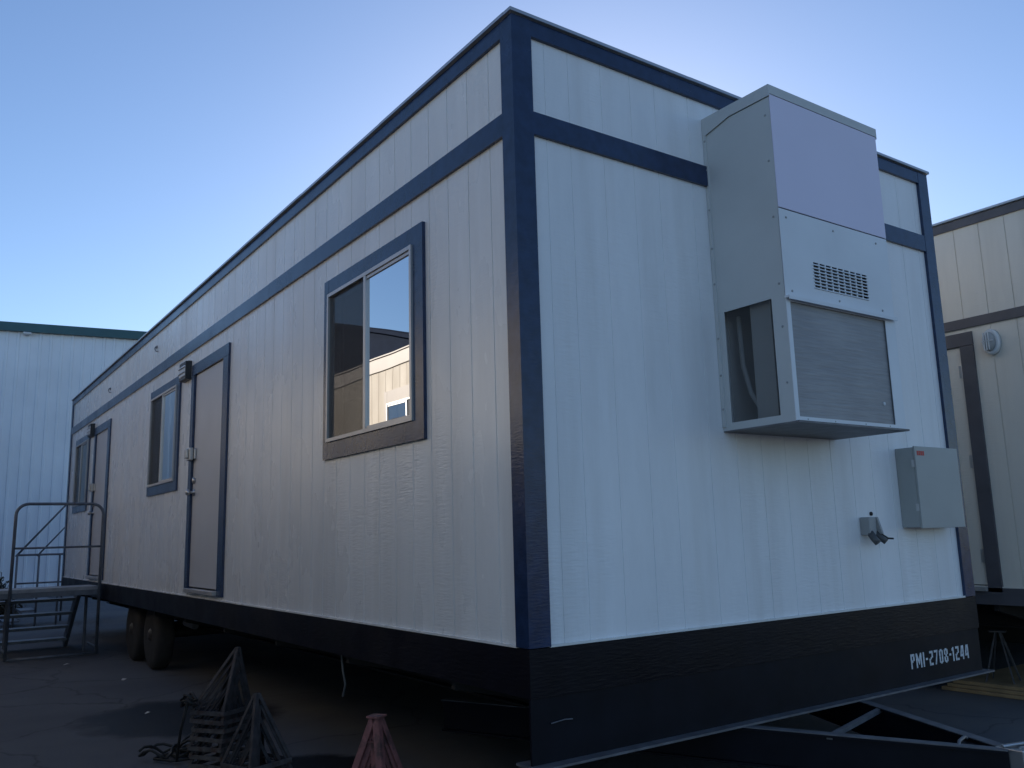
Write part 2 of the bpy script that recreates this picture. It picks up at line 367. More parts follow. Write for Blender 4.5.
def door(root, y0, y1, z0, z1, mt, md, nt, ft, x=0.0, hinge_near=True, hasp=True):
    d = empty('door'); d.parent = root
    tr = MB().box(x, x+.02, y0-nt, y0-.004, z0-.04, z1).box(x, x+.02, y1+.004, y1+ft, z0-.04, z1).box(x+.001, x+.02, y0-nt, y1+ft, z1+.004, z1+.11)
    tr.box(x+.02, x+.06, y0-.03, y0-.004, z0, z1+.03).box(x+.02, x+.06, y1+.004, y1+.03, z0, z1+.03)
    tr.build('door_frame', mt, d)
    MB().box(x+.022, x+.062, y0, y1, z0+.012, z1).build('door_leaf', md, d, bevel=.003)
    MB().box(x-.03, x+.06, y0-.002, y1+.002, z0-.035, z0).build('threshold', m_alu, d, bevel=.003)
    hy = y0 if hinge_near else y1; s_ = 1 if hinge_near else -1
    for hz in (z1-.2, (z0+z1)/2+.02, z0+.23):
        MB().tube([(x+.014, hy-.002, hz-.055), (x+.014, hy-.002, hz+.055)], .009, 8).box(x+.017, x+.0225, hy, hy+s_*.03, hz-.05, hz+.05).build('hinge', m_metal, d)
    ky = (y1-.06) if hinge_near else (y0+.06)
    kb = MB().lathe([(.032, 0), (.032, -.008), (.012, -.012), (.012, -.04), (.027, -.045), (.03, -.062), (.022, -.075), (.004, -.078)], (x+.022, ky, z0+.87), 'x', 18)
    kb.build('door_knob', m_metal, d, smooth=True)
    MB().lathe([(.03, 0), (.028, -.018), (.012, -.022), (.004, -.023)], (x+.022, ky, z0+.98), 'x', 18).build('deadbolt', m_metal, d, smooth=True)
    if hasp:
        ly = y1+.004 if hinge_near else y0-.004
        MB().box(x-.035, x+.0, ly-.07, ly+.055, z0+1.17, z0+1.29).box(x-.06, x-.035, ly-.045, ly+.03, z0+1.19, z0+1.275).box(x+.0, x+.022, ly-.10, ly-.07, z0+1.18, z0+1.28).build('lock_box', m_metal, d, bevel=.006)
    return d

def wall_lamp(root, y0, y1, z0, z1, x=0.0):
    l = empty('wall_lamp'); l.parent = root
    ym = y0+.06
    MB().box(x-.018, x+.02, y0-.004, y1+.004, z0-.01, z1+.01).box(x-.040, x-.018, y0-.002, y1+.002, z1-.03, z1+.006).box(x-.040, x-.018, y0-.002, y1+.002, z0-.006, z0+.022).box(x-.040, x-.018, y0-.002, y0+.012, z0+.022, z1-.03).box(x-.040, x-.018, y1-.012, y1+.002, z0+.022, z1-.03).build('lamp_housing', m_black, l, bevel=.003)
    MB().box(x-.046, x-.02, y0+.014, y1-.014, z0+.024, z1-.032).build('lamp_lens', m_lens, l, bevel=.008)
    g_ = MB()
    for k in (.36, .66): g_.box(x-.052, x-.0465, y0+.005, y1-.005, z0+(z1-z0)*k-.004, z0+(z1-z0)*k+.004)
    g_.build('lamp_guard', m_black, l)

def trailer_shell(root, W, L, ms, me, mt, msk, opens, zt=ZT, z1=Z1, z2=Z2, z3=Z3, zw=ZW, zs=ZS, end_grooves=None, side_off=.015, tn=(.098,.1155), mtop=None, gwe=(.006,.005), mfl=None):
    s_ = .02
    grooved(MB(), s_, L-s_, zw, z1+.03, lambda u, d, z: (s_+d, u, z), opens, off=side_off, gw=.007, gd=.006).build('side_wall', ms, root)
    grooved(MB(), s_, W-s_, zw, z1+.03, lambda u, d, z: (u, s_+d, z), (), grooves=end_grooves, gw=gwe[0], gd=gwe[1]).build('end_wall', me, root)
    grooved(MB(), s_, L-s_, zw, z1+.03, lambda u, d, z: (W-s_-d, u, z)).build('side_wall', ms, root)
    grooved(MB(), s_, W-s_, zw, z1+.03, lambda u, d, z: (u, L-s_-d, z)).build('end_wall', me, root)
    # inside lining, floor and ceiling seen through the panes
    li = grooved(MB(), .11, L-.11, zw+.02, zt-.3, lambda u, d, z: (.11, u, z), opens, grooves=[])
    li.quad((W-.11,.11,zw+.02), (W-.11,L-.11,zw+.02), (W-.11,L-.11,zt-.3), (W-.11,.11,zt-.3)).quad((.11,.11,zw+.02),(W-.11,.11,zw+.02),(W-.11,.11,zt-.3),(.11,.11,zt-.3)).quad((.11,L-.11,zw+.02),(W-.11,L-.11,zw+.02),(W-.11,L-.11,zt-.3),(.11,L-.11,zt-.3))
    li.box(.04, W-.04, .04, L-.04, zt-.3, zt-.25)
    for o in opens:      # reveals
        y0, y1, a, b = o[:4]
        li.quad((.022,y0,a),(.11,y0,a),(.11,y0,b),(.022,y0,b)).quad((.022,y1,a),(.11,y1,a),(.11,y1,b),(.022,y1,b)).quad((.022,y0,a),(.11,y0,a),(.11,y1,a),(.022,y1,a)).quad((.022,y0,b),(.11,y0,b),(.11,y1,b),(.022,y1,b))
    li.build('interior_lining', m_inner, root)
    MB().box(.03, W-.03, .03, L-.03, zs+.05, zw+.015).build('floor_deck', m_chassis, root)
    rf = MB().poly([(-.004,-.004,zt-.02),(W+.004,-.004,zt-.02),(W+.004,L+.004,zt-.02),(-.004,L+.004,zt-.02)])
    rf.hexa([(0,0,zt-.02),(W,0,zt-.02),(W,L,zt-.02),(0,L,zt-.02),(.3,.3,zt+.02),(W-.3,.3,zt+.02),(W-.3,L-.3,zt+.02),(.3,L-.3,zt+.02)])
    r_ = rf.build('roof', m_roof, root)
    # metal drip edge, laid in short lengths with a little unevenness
    fl = MB(); t = .014
    def strip(a, b, nx, ny):
        a = Vector(a); b = Vector(b); k = max(2, int((b-a).length/1.2))
        for i in range(k):
            p = a.lerp(b, i/k); q = a.lerp(b, min(1, (i+1)/k + .002)); dz = random.uniform(-.0015, .0015); dn = random.uniform(0, .0015)
            p += Vector((nx, ny, 0))*dn; q += Vector((nx, ny, 0))*dn
            o_ = Vector((nx, ny, 0))*-.06
            c = [p, q, q+o_, p+o_]
            fl.hexa([v_ + Vector((0,0,dz-.014)) for v_ in c] + [v_ + Vector((0,0,dz+.003)) for v_ in c])
    strip((-t,-t,zt), (W+t,-t,zt), 0, -1); strip((-t,L+t,zt), (W+t,L+t,zt), 0, 1); strip((-t,-t+.06,zt), (-t,L+t-.06,zt), -1, 0); strip((W+t,-t+.06,zt), (W+t,L+t-.06,zt), 1, 0)
    fl.build('roof_flashing', mfl or m_flash, r_)
    a, b = tn; e = .0015
    mtp = mtop or mt
    for (nm, za, zb_, m_) in (('eave_trim', z1, zt-.02, mtp), ('belt_trim', z3, z2, mt)):
        k = 4
        for i in range(k):      # butt-jointed boards along both long sides
            ya = a + (L-2*a)*i/k + .0012; yb = a + (L-2*a)*(i+1)/k - .0012
            for (xa, xb, sx) in ((e, s_, 1), (W-s_, W-e, -1)):
                j0, j1 = random.uniform(-.0015, .0015), random.uniform(-.003, .003); dx = random.uniform(0, .002)
                if sx > 0: xa += dx
                else: xb -= dx
                MB().hexa([(xa,ya,za+j0),(xb,ya,za+j0),(xb,yb,za+j1),(xa,yb,za+j1),(xa,ya,zb_+(j0 if nm[0]=='b' else 0)),(xb,ya,zb_+(j0 if nm[0]=='b' else 0)),(xb,yb,zb_+(j1 if nm[0]=='b' else 0)),(xa,yb,zb_+(j1 if nm[0]=='b' else 0))]).build(nm, m_, root, bevel=.0015)
        MB().box(b, W-b, e, s_, za, zb_).build(nm, m_, root, bevel=.0015); MB().box(b, W-b, L-s_, L-e, za, zb_).build(nm, m_, root)
    for (px, sx) in ((0, 1), (W, -1)):
        for (py, sy) in ((0, 1), (L, -1)):
            MB().box(px, px+sx*b, py, py+sy*(s_-.0005), zw, zt-.02).box(px+sx*.0008, px+sx*(s_-.0005), py+sy*s_, py+sy*a, zw, zt-.02).build('corner_trim', mt, root)
    sk = MB().box(0, s_+.02, 0, L, zs, zw-.004).box(W-s_-.02, W, 0, L, zs, zw-.004).box(s_+.02, W-s_-.02, 0, s_+.02, zs, zw-.004).box(s_+.02, W-s_-.02, L-s_-.02, L, zs, zw-.004)
    sk.build('skirt_board', msk, root)
    MB().box(.004, .03, a, L-a, zw-.004, zw+.006).box(b, W-b, .004, .03, zw-.004, zw+.006).build('drip_strip', ms, root)

def chassis(root, W, L, wheels, R_=.37, zs=ZS, beam=.26, x_in=.75):
    ch = MB()
    for x in (x_in, W-x_in):
        ch.box(x-.06, x+.06, .05, L-.05, zs-.012, zs).box(x-.06, x+.06, .05, L-.05, zs-beam, zs-beam+.012).box(x-.006, x+.006, .05, L-.05, zs-beam+.012, zs-.012)
    y = .7
    while y < L:
        ch.hexa([(.05,y-.02,zs-.05),(.69,y-.02,zs-.2),(.69,y+.02,zs-.2),(.05,y+.02,zs-.05),(.05,y-.02,zs+.04),(.69,y-.02,zs+.04),(.69,y+.02,zs+.04),(.05,y+.02,zs+.04)])
        ch.box(.81, W-.81, y-.03, y+.03, zs-.12, zs-.02); y += 1.22
    ch.build('chassis_frame', m_chassis, root)
    for y in wheels:
        MB().tube([(.3,y,R_), (W-.3,y,R_)], .05, 12).box(x_in-.05,x_in+.05,y-.35,y+.35,R_+.05,R_+.1).build('axle', m_chassis, root)
        for (x, s) in ((.16, 1), (W-.16, -1)):
            w = empty('wheel'); w.parent = root
            MB().lathe([(.22, 0), (.30, -.004*s), (.345, .008*s), (R_-.004, .03*s), (R_, .06*s), (R_, .13*s), (R_-.004, .155*s), (.345, .175*s), (.30, .185*s), (.22, .18*s)], (x, y, R_), 'x', 48).build('tyre', m_tyre, w, smooth=True)
            MB().lathe([(.222, .015*s), (.205, .03*s), (.19, .07*s), (.10, .06*s), (.09, .02*s), (.05, -.02*s), (.03, -.025*s)], (x, y, R_), 'x', 32).build('rim', m_rim, w, smooth=True)

# ------------------------------------------------------------------ the main office trailer
W, L = 3.6, 13.06
T = empty('office_trailer', (0,0,0), 0, 'long pale grey office trailer with navy trim and wall-hung air conditioner, nearest and largest', 'trailer')
wins = [(.99, 2.145, G+.615, G+1.59), (6.02, 7.13, G+.63, G+1.61), (11.22, 12.33, G+.63, G+1.60)]
doors = [(4.455, 5.375, G-.395, G+1.597), (9.70, 10.62, G-.395, G+1.597)]
trailer_shell(T, W, L, m_side, m_end, m_trim, m_skirt, wins + [(a-.03, b+.03, c, d+.03) for a, b, c, d in doors],
              gwe=(.005,.003), end_grooves=[.203,.35,.563,.764,.942,1.195,1.40,1.60,1.80,2.0,2.21,2.41,2.61,2.81,3.02,3.22,3.42])
for k, (a, b, c, d) in enumerate(wins):
    window(T, a, b, c, d, ((.11,.07,.108,.10), (.10,.06,.10,.085), (.07,.07,.10,.09))[k], m_trim, a+(b-a)*.51)
door(T, *doors[0], m_trim, m_door, .15, .10); door(T, *doors[1], m_trim, m_door, .15, .10)
wall_lamp(T, 5.56, 5.79, G+1.60, G+1.765); wall_lamp(T, 10.84, 11.07, G+1.615, G+1.785)
for y, z in ((7.05, G+2.18), (9.75, G+2.12)):       # small roof-wire hooks on the upper band
    MB().tube([(.025,y+.03,z+.03),(.0,y+.02,z+.03),(-.012,y,z),(.0,y-.02,z-.03),(.025,y-.03,z-.03)], .006, 6).box(.012,.0205,y+.01,y+.06,z+.015,z+.045).build('wire_hook', m_flange, T)
chassis(T, W, L, (7.42, 8.38))
# front cross beam with its bottom flange
fb = MB().box(.004, W-.004, .008, .02, ZS-.262, ZS-.002).build('front_beam', m_steel, T)
MB().box(-.012, W+.03, -.052, .10, ZS-.272, ZS-.262).build('beam_flange', m_flange, fb)
MB().tube([(.10, -.002, G-.775), (.17, -.004, G-.768), (.215, -.002, G-.772)], .0025, 5).build('weld_scratch', m_flange, fb)
# stencilled number
def stencil(parent, text, x0, z0, w, h, y):
    cu_ = bpy.data.curves.new('lettering', 'FONT'); cu_.body = text; cu_.size = 1.0
    ob = bpy.data.objects.new('tmp', cu_); C.objects.link(ob)
    dg = bpy.context.evaluated_depsgraph_get(); me = bpy.data.meshes.new_from_object(ob.evaluated_get(dg))
    bpy.data.objects.remove(ob)
    xs = [v.co.x for v in me.vertices]; ys = [v.co.y for v in me.vertices]
    for v in me.vertices:
        v.co = Vector((x0 + (v.co.x-min(xs))/(max(xs)-min(xs))*w, y, z0 + (v.co.y-min(ys))/(max(ys)-min(ys))*h))
    me.materials.clear(); me.materials.append(m_white)
    o = bpy.data.objects.new('stencilled_number', me); C.objects.link(o); o.parent = parent
    return o
# block stencil glyphs, 3 x 5 strokes, condensed
def stencil_block(parent, text, x0, z0, w, h, y):
    seg = {'P': ['l','t','ru','m'], 'M': ['l','r','d1','d2'], 'I': ['c'], '-': ['mm'], '2': ['t','ru','m','ll','b'], '7': ['t','r7'], '0': ['l','r','t','b'], '8': ['l','r','t','b','m8'], '1': ['c','c1'], '4': ['lu4','m4','r']}
    adv = {'I': .5, '-': .7, '1': .6, 'M': 1.35}
    tot = sum(adv.get(c, 1.0) for c in text); cw = w/tot; mb = MB(); x = x0; st = .0135
    for c in text:
        a = adv.get(c, 1.0)*cw; g0, g1 = x+.008, x+a-.008; zb, zt_ = z0, z0+h; zm = z0+h*.5; gap = .004; cx = (g0+g1)/2
        B = lambda xa, xb, za, zb_: mb.box(xa, xb, y-.0012, y, za, zb_)
        for s in seg[c]:
            gg = .013 if c == '8' else (.0 if c in 'PM' else .0015)
            if s == 'l': B(g0, g0+st, zb+(.006 if c in '08' else 0), zm-gg/2); B(g0, g0+st, zm+gg/2, zt_-(.006 if c in '08' else 0))
            if s == 'r': B(g1-st, g1, zb+(.006 if c in '08' else 0), zm-gg/2); B(g1-st, g1, zm+gg/2, zt_-(.006 if c in '08' else 0))
            if s == 'ru': B(g1-st, g1, zm+gap/2, zt_)
            if s == 'll': B(g0, g0+st, zb, zm-gap/2)
            if s == 't': B(g0+(0 if c == '7' else .004 if c=='2' else st*.8), g1-(st*.8 if c != '7' else .0), zt_-st, zt_)
            if s == 'b': B(g0+st*.8, g1-(st*.8 if c in '08' else 0), zb, zb+st)
            if s == 'm': B(g0+st+.002, g1-st-.002, zm-st/2, zm+st/2)
            if s == 'm8': B(g0+st-.001, g1-st+.001, zm-st*.6, zm+st*.6)
            if s == 'c': B(cx-st/2, cx+st/2, zb, zt_)
            if s == 'c1': B(cx-st*1.2, cx-st/2, zt_-st*1.6, zt_-st*.5)
            if s == 'mm': B(g0+.001, g1-.001, zm-st*.45, zm+st*.45)
            if s == 'd1': mb.hexa([(g0+st,y-.0012,zt_-.034),(cx,y-.0012,zm-.026),(cx,y,zm-.026),(g0+st,y,zt_-.034),(g0+st,y-.0012,zt_),(cx,y-.0012,zm+.004),(cx,y,zm+.004),(g0+st,y,zt_)])
            if s == 'd2': mb.hexa([(cx,y-.0012,zm-.026),(g1-st,y-.0012,zt_-.034),(g1-st,y,zt_-.034),(cx,y,zm-.026),(cx,y-.0012,zm+.004),(g1-st,y-.0012,zt_),(g1-st,y,zt_),(cx,y,zm+.004)])
            if s == 'r7': mb.hexa([(g0+.006,y-.0012,zb),(g0+.006+st,y-.0012,zb),(g0+.006+st,y,zb),(g0+.006,y,zb),(g1-st,y-.0012,zt_-st),(g1,y-.0012,zt_),(g1,y,zt_),(g1-st,y,zt_-st)])
            if s == 'lu4': mb.hexa([(g0,y-.0012,zb+h*.36),(g0+st,y-.0012,zb+h*.36),(g0+st,y,zb+h*.36),(g0,y,zb+h*.36),(g1-st*1.9,y-.0012,zt_),(g1-st*.9,y-.0012,zt_),(g1-st*.9,y,zt_),(g1-st*1.9,y,zt_)])
            if s == 'm4': B(g0, g1-st-.002, zb+h*.22, zb+h*.22+st)
        x += a
    return mb.build('stencilled_number', m_white, parent)
stencil_block(fb, 'PMI-2708-1244', 2.785, G-.845, .67, .084, .0078)

# hitch: two converging channel beams, brace, gusset, coupler
zb = ZS-.262-.012
hit = empty('hitch'); hit.parent = T
def chan(mb, a, b, d=.17, w=.055):
    a = Vector(a); b = Vector(b); dr = (b-a).normalized(); r = dr.cross(Vector((0,0,1))).normalized()
    for (z0_, z1_, ww) in ((zb-.010, zb, w), (zb-d, zb-d+.010, w)):
        q = [a-r*ww/2, b-r*ww/2, b+r*ww/2, a+r*ww/2]
        mb.hexa([(p.x,p.y,z0_) for p in q] + [(p.x,p.y,z1_) for p in q])
    q = [a-r*.006, b-r*.006, b+r*.006, a+r*.006]
    mb.hexa([(p.x,p.y,zb-d+.010) for p in q] + [(p.x,p.y,zb-.010) for p in q])
chan(m_ := MB(), (.52, 1.6, 0), (1.70, -1.055, 0)); m_.build('hitch_beam', m_steel, hit)
chan(m_ := MB(), (2.98, 1.6, 0), (1.735, -1.03, 0)); m_.build('hitch_beam', m_steel, hit)
for a, b in (((.52,1.6,0),(1.70,-1.055,0)), ((2.98,1.6,0),(1.735,-1.03,0))):
    a = Vector(a); b = Vector(b); r = (b-a).normalized().cross(Vector((0,0,1))).normalized()
    MB().hexa([(p.x,p.y,zb+.0002) for p in (a-r*.0275, b-r*.0275, b+r*.0275, a+r*.0275)] + [(p.x,p.y,zb+.004) for p in (a-r*.0275, b-r*.0275, b+r*.0275, a+r*.0275)]).build('beam_cap', m_flange, hit)
MB().bar((1.40,-.40,zb-.012), (2.13,-.20,zb-.012), .026, .02).build('cross_brace', m_flange, hit)
MB().poly([(1.60,-.86,zb-.014),(1.86,-.79,zb-.014),(1.72,-1.03,zb-.014)]).poly([(1.60,-.86,zb-.020),(1.86,-.79,zb-.020),(1.72,-1.03,zb-.020)]).build('gusset_plate', m_steel, hit)
MB().tube([(1.63,-.88,zb-.005),(1.66,-.87,zb+.012),(1.75,-.845,zb+.012),(1.80,-.83,zb-.005)], .007, 8).build('safety_loop', m_flange, hit)
cp = MB().box(1.70, 1.775, -1.115, -1.0, zb-.085, zb+.006).lathe([(.02,-.10),(.045,-.095),(.048,-.03),(.040,-.004),(.02,.012),(.005,.016)], (1.755,-1.10,zb), 'z', 24)
cp.bar((1.70,-1.03,zb+.012), (1.80,-1.08,zb+.02), .02, .01).tube([(1.73,-1.12,zb-.02),(1.73,-1.12,zb-.09)], .012, 10).lathe([(.02,-.0),(.02,-.012),(.006,-.016)], (1.715,-1.115,zb-.04), 'y', 6)
cp.build('coupler', m_metal, hit, bevel=.004)
MB().tube([(1.80,-.98,zb-.02),(1.83,-1.05,zb-.07),(1.86,-1.10,zb-.05),(1.90,-1.12,zb-.1),(1.87,-1.04,zb-.17)], .012, 8).build('safety_chain', m_metal, hit, smooth=True)
MB().tube([(.1,2.13,ZS),(.1,2.10,ZS-.12),(.11,2.085,ZS-.2),(.1,2.10,ZS-.27)], .007, 6).build('hanging_strap', m_gland, T)
MB().tube([(.3,6.5,G-.80),(.3,6.15,G-.81)], .035, 10).build('leaf_spring_hanger', m_flange, T)

# air conditioner on the end wall
AX0, AX1, AY, AZ0, AZ1 = 1.308, 2.25, -.432, G+.507, G+2.256
ac = empty('air_conditioner'); ac.parent = T
# left and right sides, each with an opening for the guard mesh
for x in (AX0, AX1-.004):
    hs = MB()
    mo = (-.348, -.040, G+.545, G+1.135)
    for (y0, y1, z0, z1) in ((AY, mo[0], AZ0, AZ1-.065), (mo[1], 0.018, AZ0, AZ1-.065), (mo[0], mo[1], AZ0, mo[2]), (mo[0], mo[1], mo[3], AZ1-.065)):
        hs.box(x, x+.004, y0, y1, z0, z1)
    if x == AX0: hs.box(AX0-.008, AX0, -.004, .018, AZ0+.02, AZ1-.05)      # side mounting flange
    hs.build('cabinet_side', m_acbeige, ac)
lid = MB().box(AX0-.008, AX1+.008, AY-.008, .018, AZ1-.022, AZ1).box(AX0-.008, AX0, AY-.008, .018, AZ1-.062, AZ1-.022).box(AX1, AX1+.008, AY-.008, .018, AZ1-.062, AZ1-.022).box(AX0, AX1, AY-.008, AY, AZ1-.05, AZ1-.022)
lid.hexa([(AX0-.0095, -.18, AZ1-.062), (AX0-.0085, -.18, AZ1-.062), (AX0-.0085, .018, AZ1-.11), (AX0-.0095, .018, AZ1-.11), (AX0-.0095, -.18, AZ1-.01), (AX0-.0085, -.18, AZ1-.01), (AX0-.0085, .018, AZ1-.01), (AX0-.0095, .018, AZ1-.01)])
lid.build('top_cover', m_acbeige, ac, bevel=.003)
MB().box(AX0+.0005, AX1-.001, AY-.006, AY-.0005, G+1.592, AZ1-.052).build('upper_front_panel', m_lav, ac, bevel=.002)
mp_ = MB()
# middle front panel with real louvre slots
lx0, lx1, lz0, lz1 = 1.545, 2.02, G+1.20, G+1.342
px0, px1, pz0, pz1 = AX0, AX1, G+1.122, G+1.587
mp_.box(px0, lx0, AY-.004, AY+.002, pz0, pz1).box(lx1, px1, AY-.004, AY+.002, pz0, pz1).box(lx0, lx1, AY-.004, AY+.002, pz0, lz0).box(lx0, lx1, AY-.004, AY+.002, lz1, pz1)
nc, nr = 9, 8; cwid = (lx1-lx0)/nc; rh = (lz1-lz0)/nr
for i in range(nc): mp_.box(lx0+i*cwid, lx0+i*cwid+.009, AY-.004, AY+.002, lz0, lz1)
for j in range(nr): 
    mp_.hexa([(lx0, AY-.009, lz0+j*rh), (lx1, AY-.009, lz0+j*rh), (lx1, AY-.003, lz0+j*rh+.002), (lx0, AY-.003, lz0+j*rh+.002), (lx0, AY-.009, lz0+j*rh+.002), (lx1, AY-.009, lz0+j*rh+.002), (lx1, AY-.002, lz0+j*rh+rh*.55), (lx0, AY-.002, lz0+j*rh+rh*.55)])
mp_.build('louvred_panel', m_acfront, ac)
MB().box(lx0-.01, lx1+.01, AY+.03, AY+.04, lz0-.01, lz1+.01).build('louvre_back_plate', m_gland, ac)
MB().box(AX0-.006, AX1-.012, AY-.030, AY, G+1.118, G+1.128).box(AX0-.006, AX1-.012, AY-.030, AY-.026, G+1.108, G+1.118).build('rain_hood', m_acfront, ac)
MB().box(AX0+.0003, AX0+.03, AY-.004, AY-.0005, AZ0, G+1.118).box(AX1-.095, AX1-.0003, AY-.004, AY-.0005, AZ0, G+1.118).box(AX0+.03, AX1-.095, AY-.004, AY-.0005, AZ0, G+.53).box(AX0+.03, AX1-.095, AY-.004, AY-.0005, G+1.105, G+1.118).build('coil_frame', m_acfront, ac)
MB().box(AX0+.006, AX1-.07, AY+.006, AY+.04, G+.52, G+1.112).build('condenser_coil', m_coil, ac)
MB().box(AX0+.01, AX1-.01, AY+.01, .018, AZ0+.004, AZ0+.014).box(AX0, AX1+.004, AY-.02, AY, AZ0-.008, AZ0+.002).box(AX0, AX1+.02, AY, .018, AZ0-.006, AZ0).build('base_pan', m_flange, ac)
MB().quad((AX0+.008,-.348,G+.545),(AX0+.008,-.045,G+.545),(AX0+.008,-.045,G+1.135),(AX0+.008,-.348,G+1.135)).build('guard_mesh', m_acmesh, ac)
inn = MB().box(AX0+.05, AX0+.06, -.30, -.17, G+.53, G+1.15)
inn.build('inner_post', m_acbeige, ac)
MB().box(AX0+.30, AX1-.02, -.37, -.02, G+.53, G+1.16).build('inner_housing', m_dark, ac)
MB().tube([(AX0+.10,-.05,G+1.12),(AX0+.10,-.06,G+.85),(AX0+.10,-.10,G+.70),(AX0+.10,-.16,G+.60),(AX0+.10,-.22,G+.55)], .014, 8).build('copper_pipe', m_acbeige, ac, smooth=True)
def screw(x, y, z, ax):
    MB().lathe([(.0065, 0), (.006, -.003), (.003, -.005)], (x, y, z), ax, 8).build('screw', m_inlet, ac)
for z in (G+.62, G+.80, G+1.0, G+1.30, G+1.5, G+1.72, G+1.95, G+2.12): screw(AX0-.008, .004, z, 'x')
for z in (.70,.98,1.2,1.55,1.85,2.1): screw(AX0, AY+.03, G+z, 'x')
for x in (1.36,1.75,2.14): screw(x, AY-.004, G+1.545, 'y'); screw(x, AY-.004, G+1.16, 'y')
for x in (1.40,1.62,1.88,2.1): screw(x, AY, AZ0+.012, 'y')

MB().lathe([(.010,0),(.010,-.004),(.004,-.006)], (2.08, AY+.006, G+.64), 'y', 12).build('coil_plug', m_white, ac)

# electrical disconnect box
eb = empty('electrical_box'); eb.parent = T
ex0, ex1, ez0, ez1 = 2.872, 3.36, G-.018, G+.468
MB().box(ex0, ex1, -.098, .018, ez0, ez1).build('box_body', m_box, eb, bevel=.003)
MB().box(ex0-.002, ex1+.006, -.112, -.100, ez0-.006, ez1+.006).build('box_door', m_box, eb, bevel=.002)
for z in (ez1-.10, ez0+.12): MB().box(ex0-.008, ex0, -.106, -.086, z-.022, z+.022).build('box_latch', m_metal, eb)
lb = MB()
for k in range(4): lb.box(ex0+.02+k*.021, ex0+.036+k*.021, -.1135, -.112, ez1-.05, ez1-.022)
lb.build('warning_label', m_red, eb)
# power inlet with two spouts
pi = empty('power_inlet', (.03,0,0)); pi.parent = T
MB().box(2.40, 2.47, -.045, .018, G-.055, G+.05).build('inlet_box', m_inlet, pi, bevel=.006)
MB().hexa([(2.475,-.075,G-.05),(2.52,-.055,G-.05),(2.52,.0,G-.05),(2.475,.0,G-.05),(2.468,-.05,G+.05),(2.50,-.04,G+.05),(2.50,.0,G+.05),(2.468,.0,G+.05)]).build('inlet_cover', m_inlet, pi, bevel=.004)
MB().tube([(2.42,-.03,G-.04),(2.415,-.055,G-.075),(2.42,-.075,G-.10)], .020, 12).build('cable_gland', m_gland, pi, smooth=True)
MB().tube([(2.47,-.03,G-.04),(2.485,-.06,G-.075),(2.495,-.08,G-.095)], .018, 12).build('cable_gland', m_gland, pi, smooth=True)
MB().tube([(2.50,-.05,G-.05),(2.53,-.07,G-.075),(2.575,-.075,G-.078)], .006, 6).build('inlet_lever', m_chassis, pi)
MB().lathe([(.012,0),(.012,-.008),(.006,-.012)], (2.52,.02,G+.07), 'y', 10).build('wall_plug', m_chassis, pi)

# ------------------------------------------------------------------ tan trailer to the right
TR = empty('office_trailer', (4.70, -.25, 0), 0, 'tan office trailer with dark brown trim, partly hidden right of the pale grey trailer', 'trailer')
ro = .25
trailer_shell(TR, 3.6, 13.0, m_tan, m_tan, m_brown, m_brown, [(.40+ro, 1.36+ro, G-.48, G+1.42)], z2=1.623+G, z3=1.545+G, z1=2.375+G, zw=G-.49, zs=G-.62, side_off=.05)
dr = door(TR, .475+ro, 1.30+ro, G-.485, G+1.40, m_brown, m_tan, .11, .12, hasp=False)
lm = empty('wall_lamp'); lm.parent = TR
MB().lathe([(.066,.02),(.066,-.02),(.058,-.03)], (0,.215+ro,0), 'x', 28).build('lamp_base', m_lens, lm, smooth=True, M=Matrix.Translation((0,0,G+1.39)) @ Matrix.Scale(1.55, 4, (0,0,1)))
MB().lathe([(.044,0),(.044,-.02),(.038,-.035),(.02,-.043),(.005,-.044)], (-.03,.215+ro,0), 'x', 24).build('lamp_lens', m_inlet, lm, smooth=True, M=Matrix.Translation((0,0,G+1.39)) @ Matrix.Scale(1.7, 4, (0,0,1)))
gd = MB()
for k in (-.6, 0, .6): gd.bar((-.078,.22+ro+k*.03,G+1.32), (-.078,.22+ro+k*.03,G+1.46), .007)
gd.bar((-.078,.17+ro,G+1.39), (-.078,.26+ro,G+1.39), .007)
gd.build('lamp_cage', m_lens, lm)
chassis(TR, 3.6, 13.0, (7.0, 8.05), zs=G-.62, beam=.24)
MB().box(3.54, 3.56, .0, 13.0, .0, G-.625).box(.02, 3.54, 12.95, 12.97, .0, G-.625).build('ground_blocker', m_chassis, TR)  # added panels, hide the sunlit ground beyond so the underside stays dark

# ------------------------------------------------------------------ facing tan trailer (seen in the window panes)
TF = empty('office_trailer', (-3.0, 12.6, 0), math.pi, 'sunlit tan office trailer with taupe trim, seen reflected in the nearest window', 'trailer')
# local y runs towards -Y of the yard: local = 12.6 - world
fw = [(12.6-y1, 12.6-y0, G+.72, G+1.78) for y0, y1 in ((6.20,7.28), (1.4,2.55), (10.2,11.35))]
fd = [(12.6-4.9, 12.6-3.98, G-.395, G+1.597)]
trailer_shell(TF, 3.6, 13.4, m_tan2, m_tan2, m_taupe, m_brown, fw + [(a-.03,b+.03,c,d+.03) for a,b,c,d in fd], z1=G+2.27, z2=G+2.272, z3=G+2.265, mfl=m_taupe)
for (a, b, c, d) in fw: window(TF, a, b, c, d, (.09,.09,.10,.17), m_taupe, (a+b)/2)
door(TF, *fd[0], m_taupe, m_door, .12, .10)
chassis(TF, 3.6, 13.4, (5.6, 6.7))

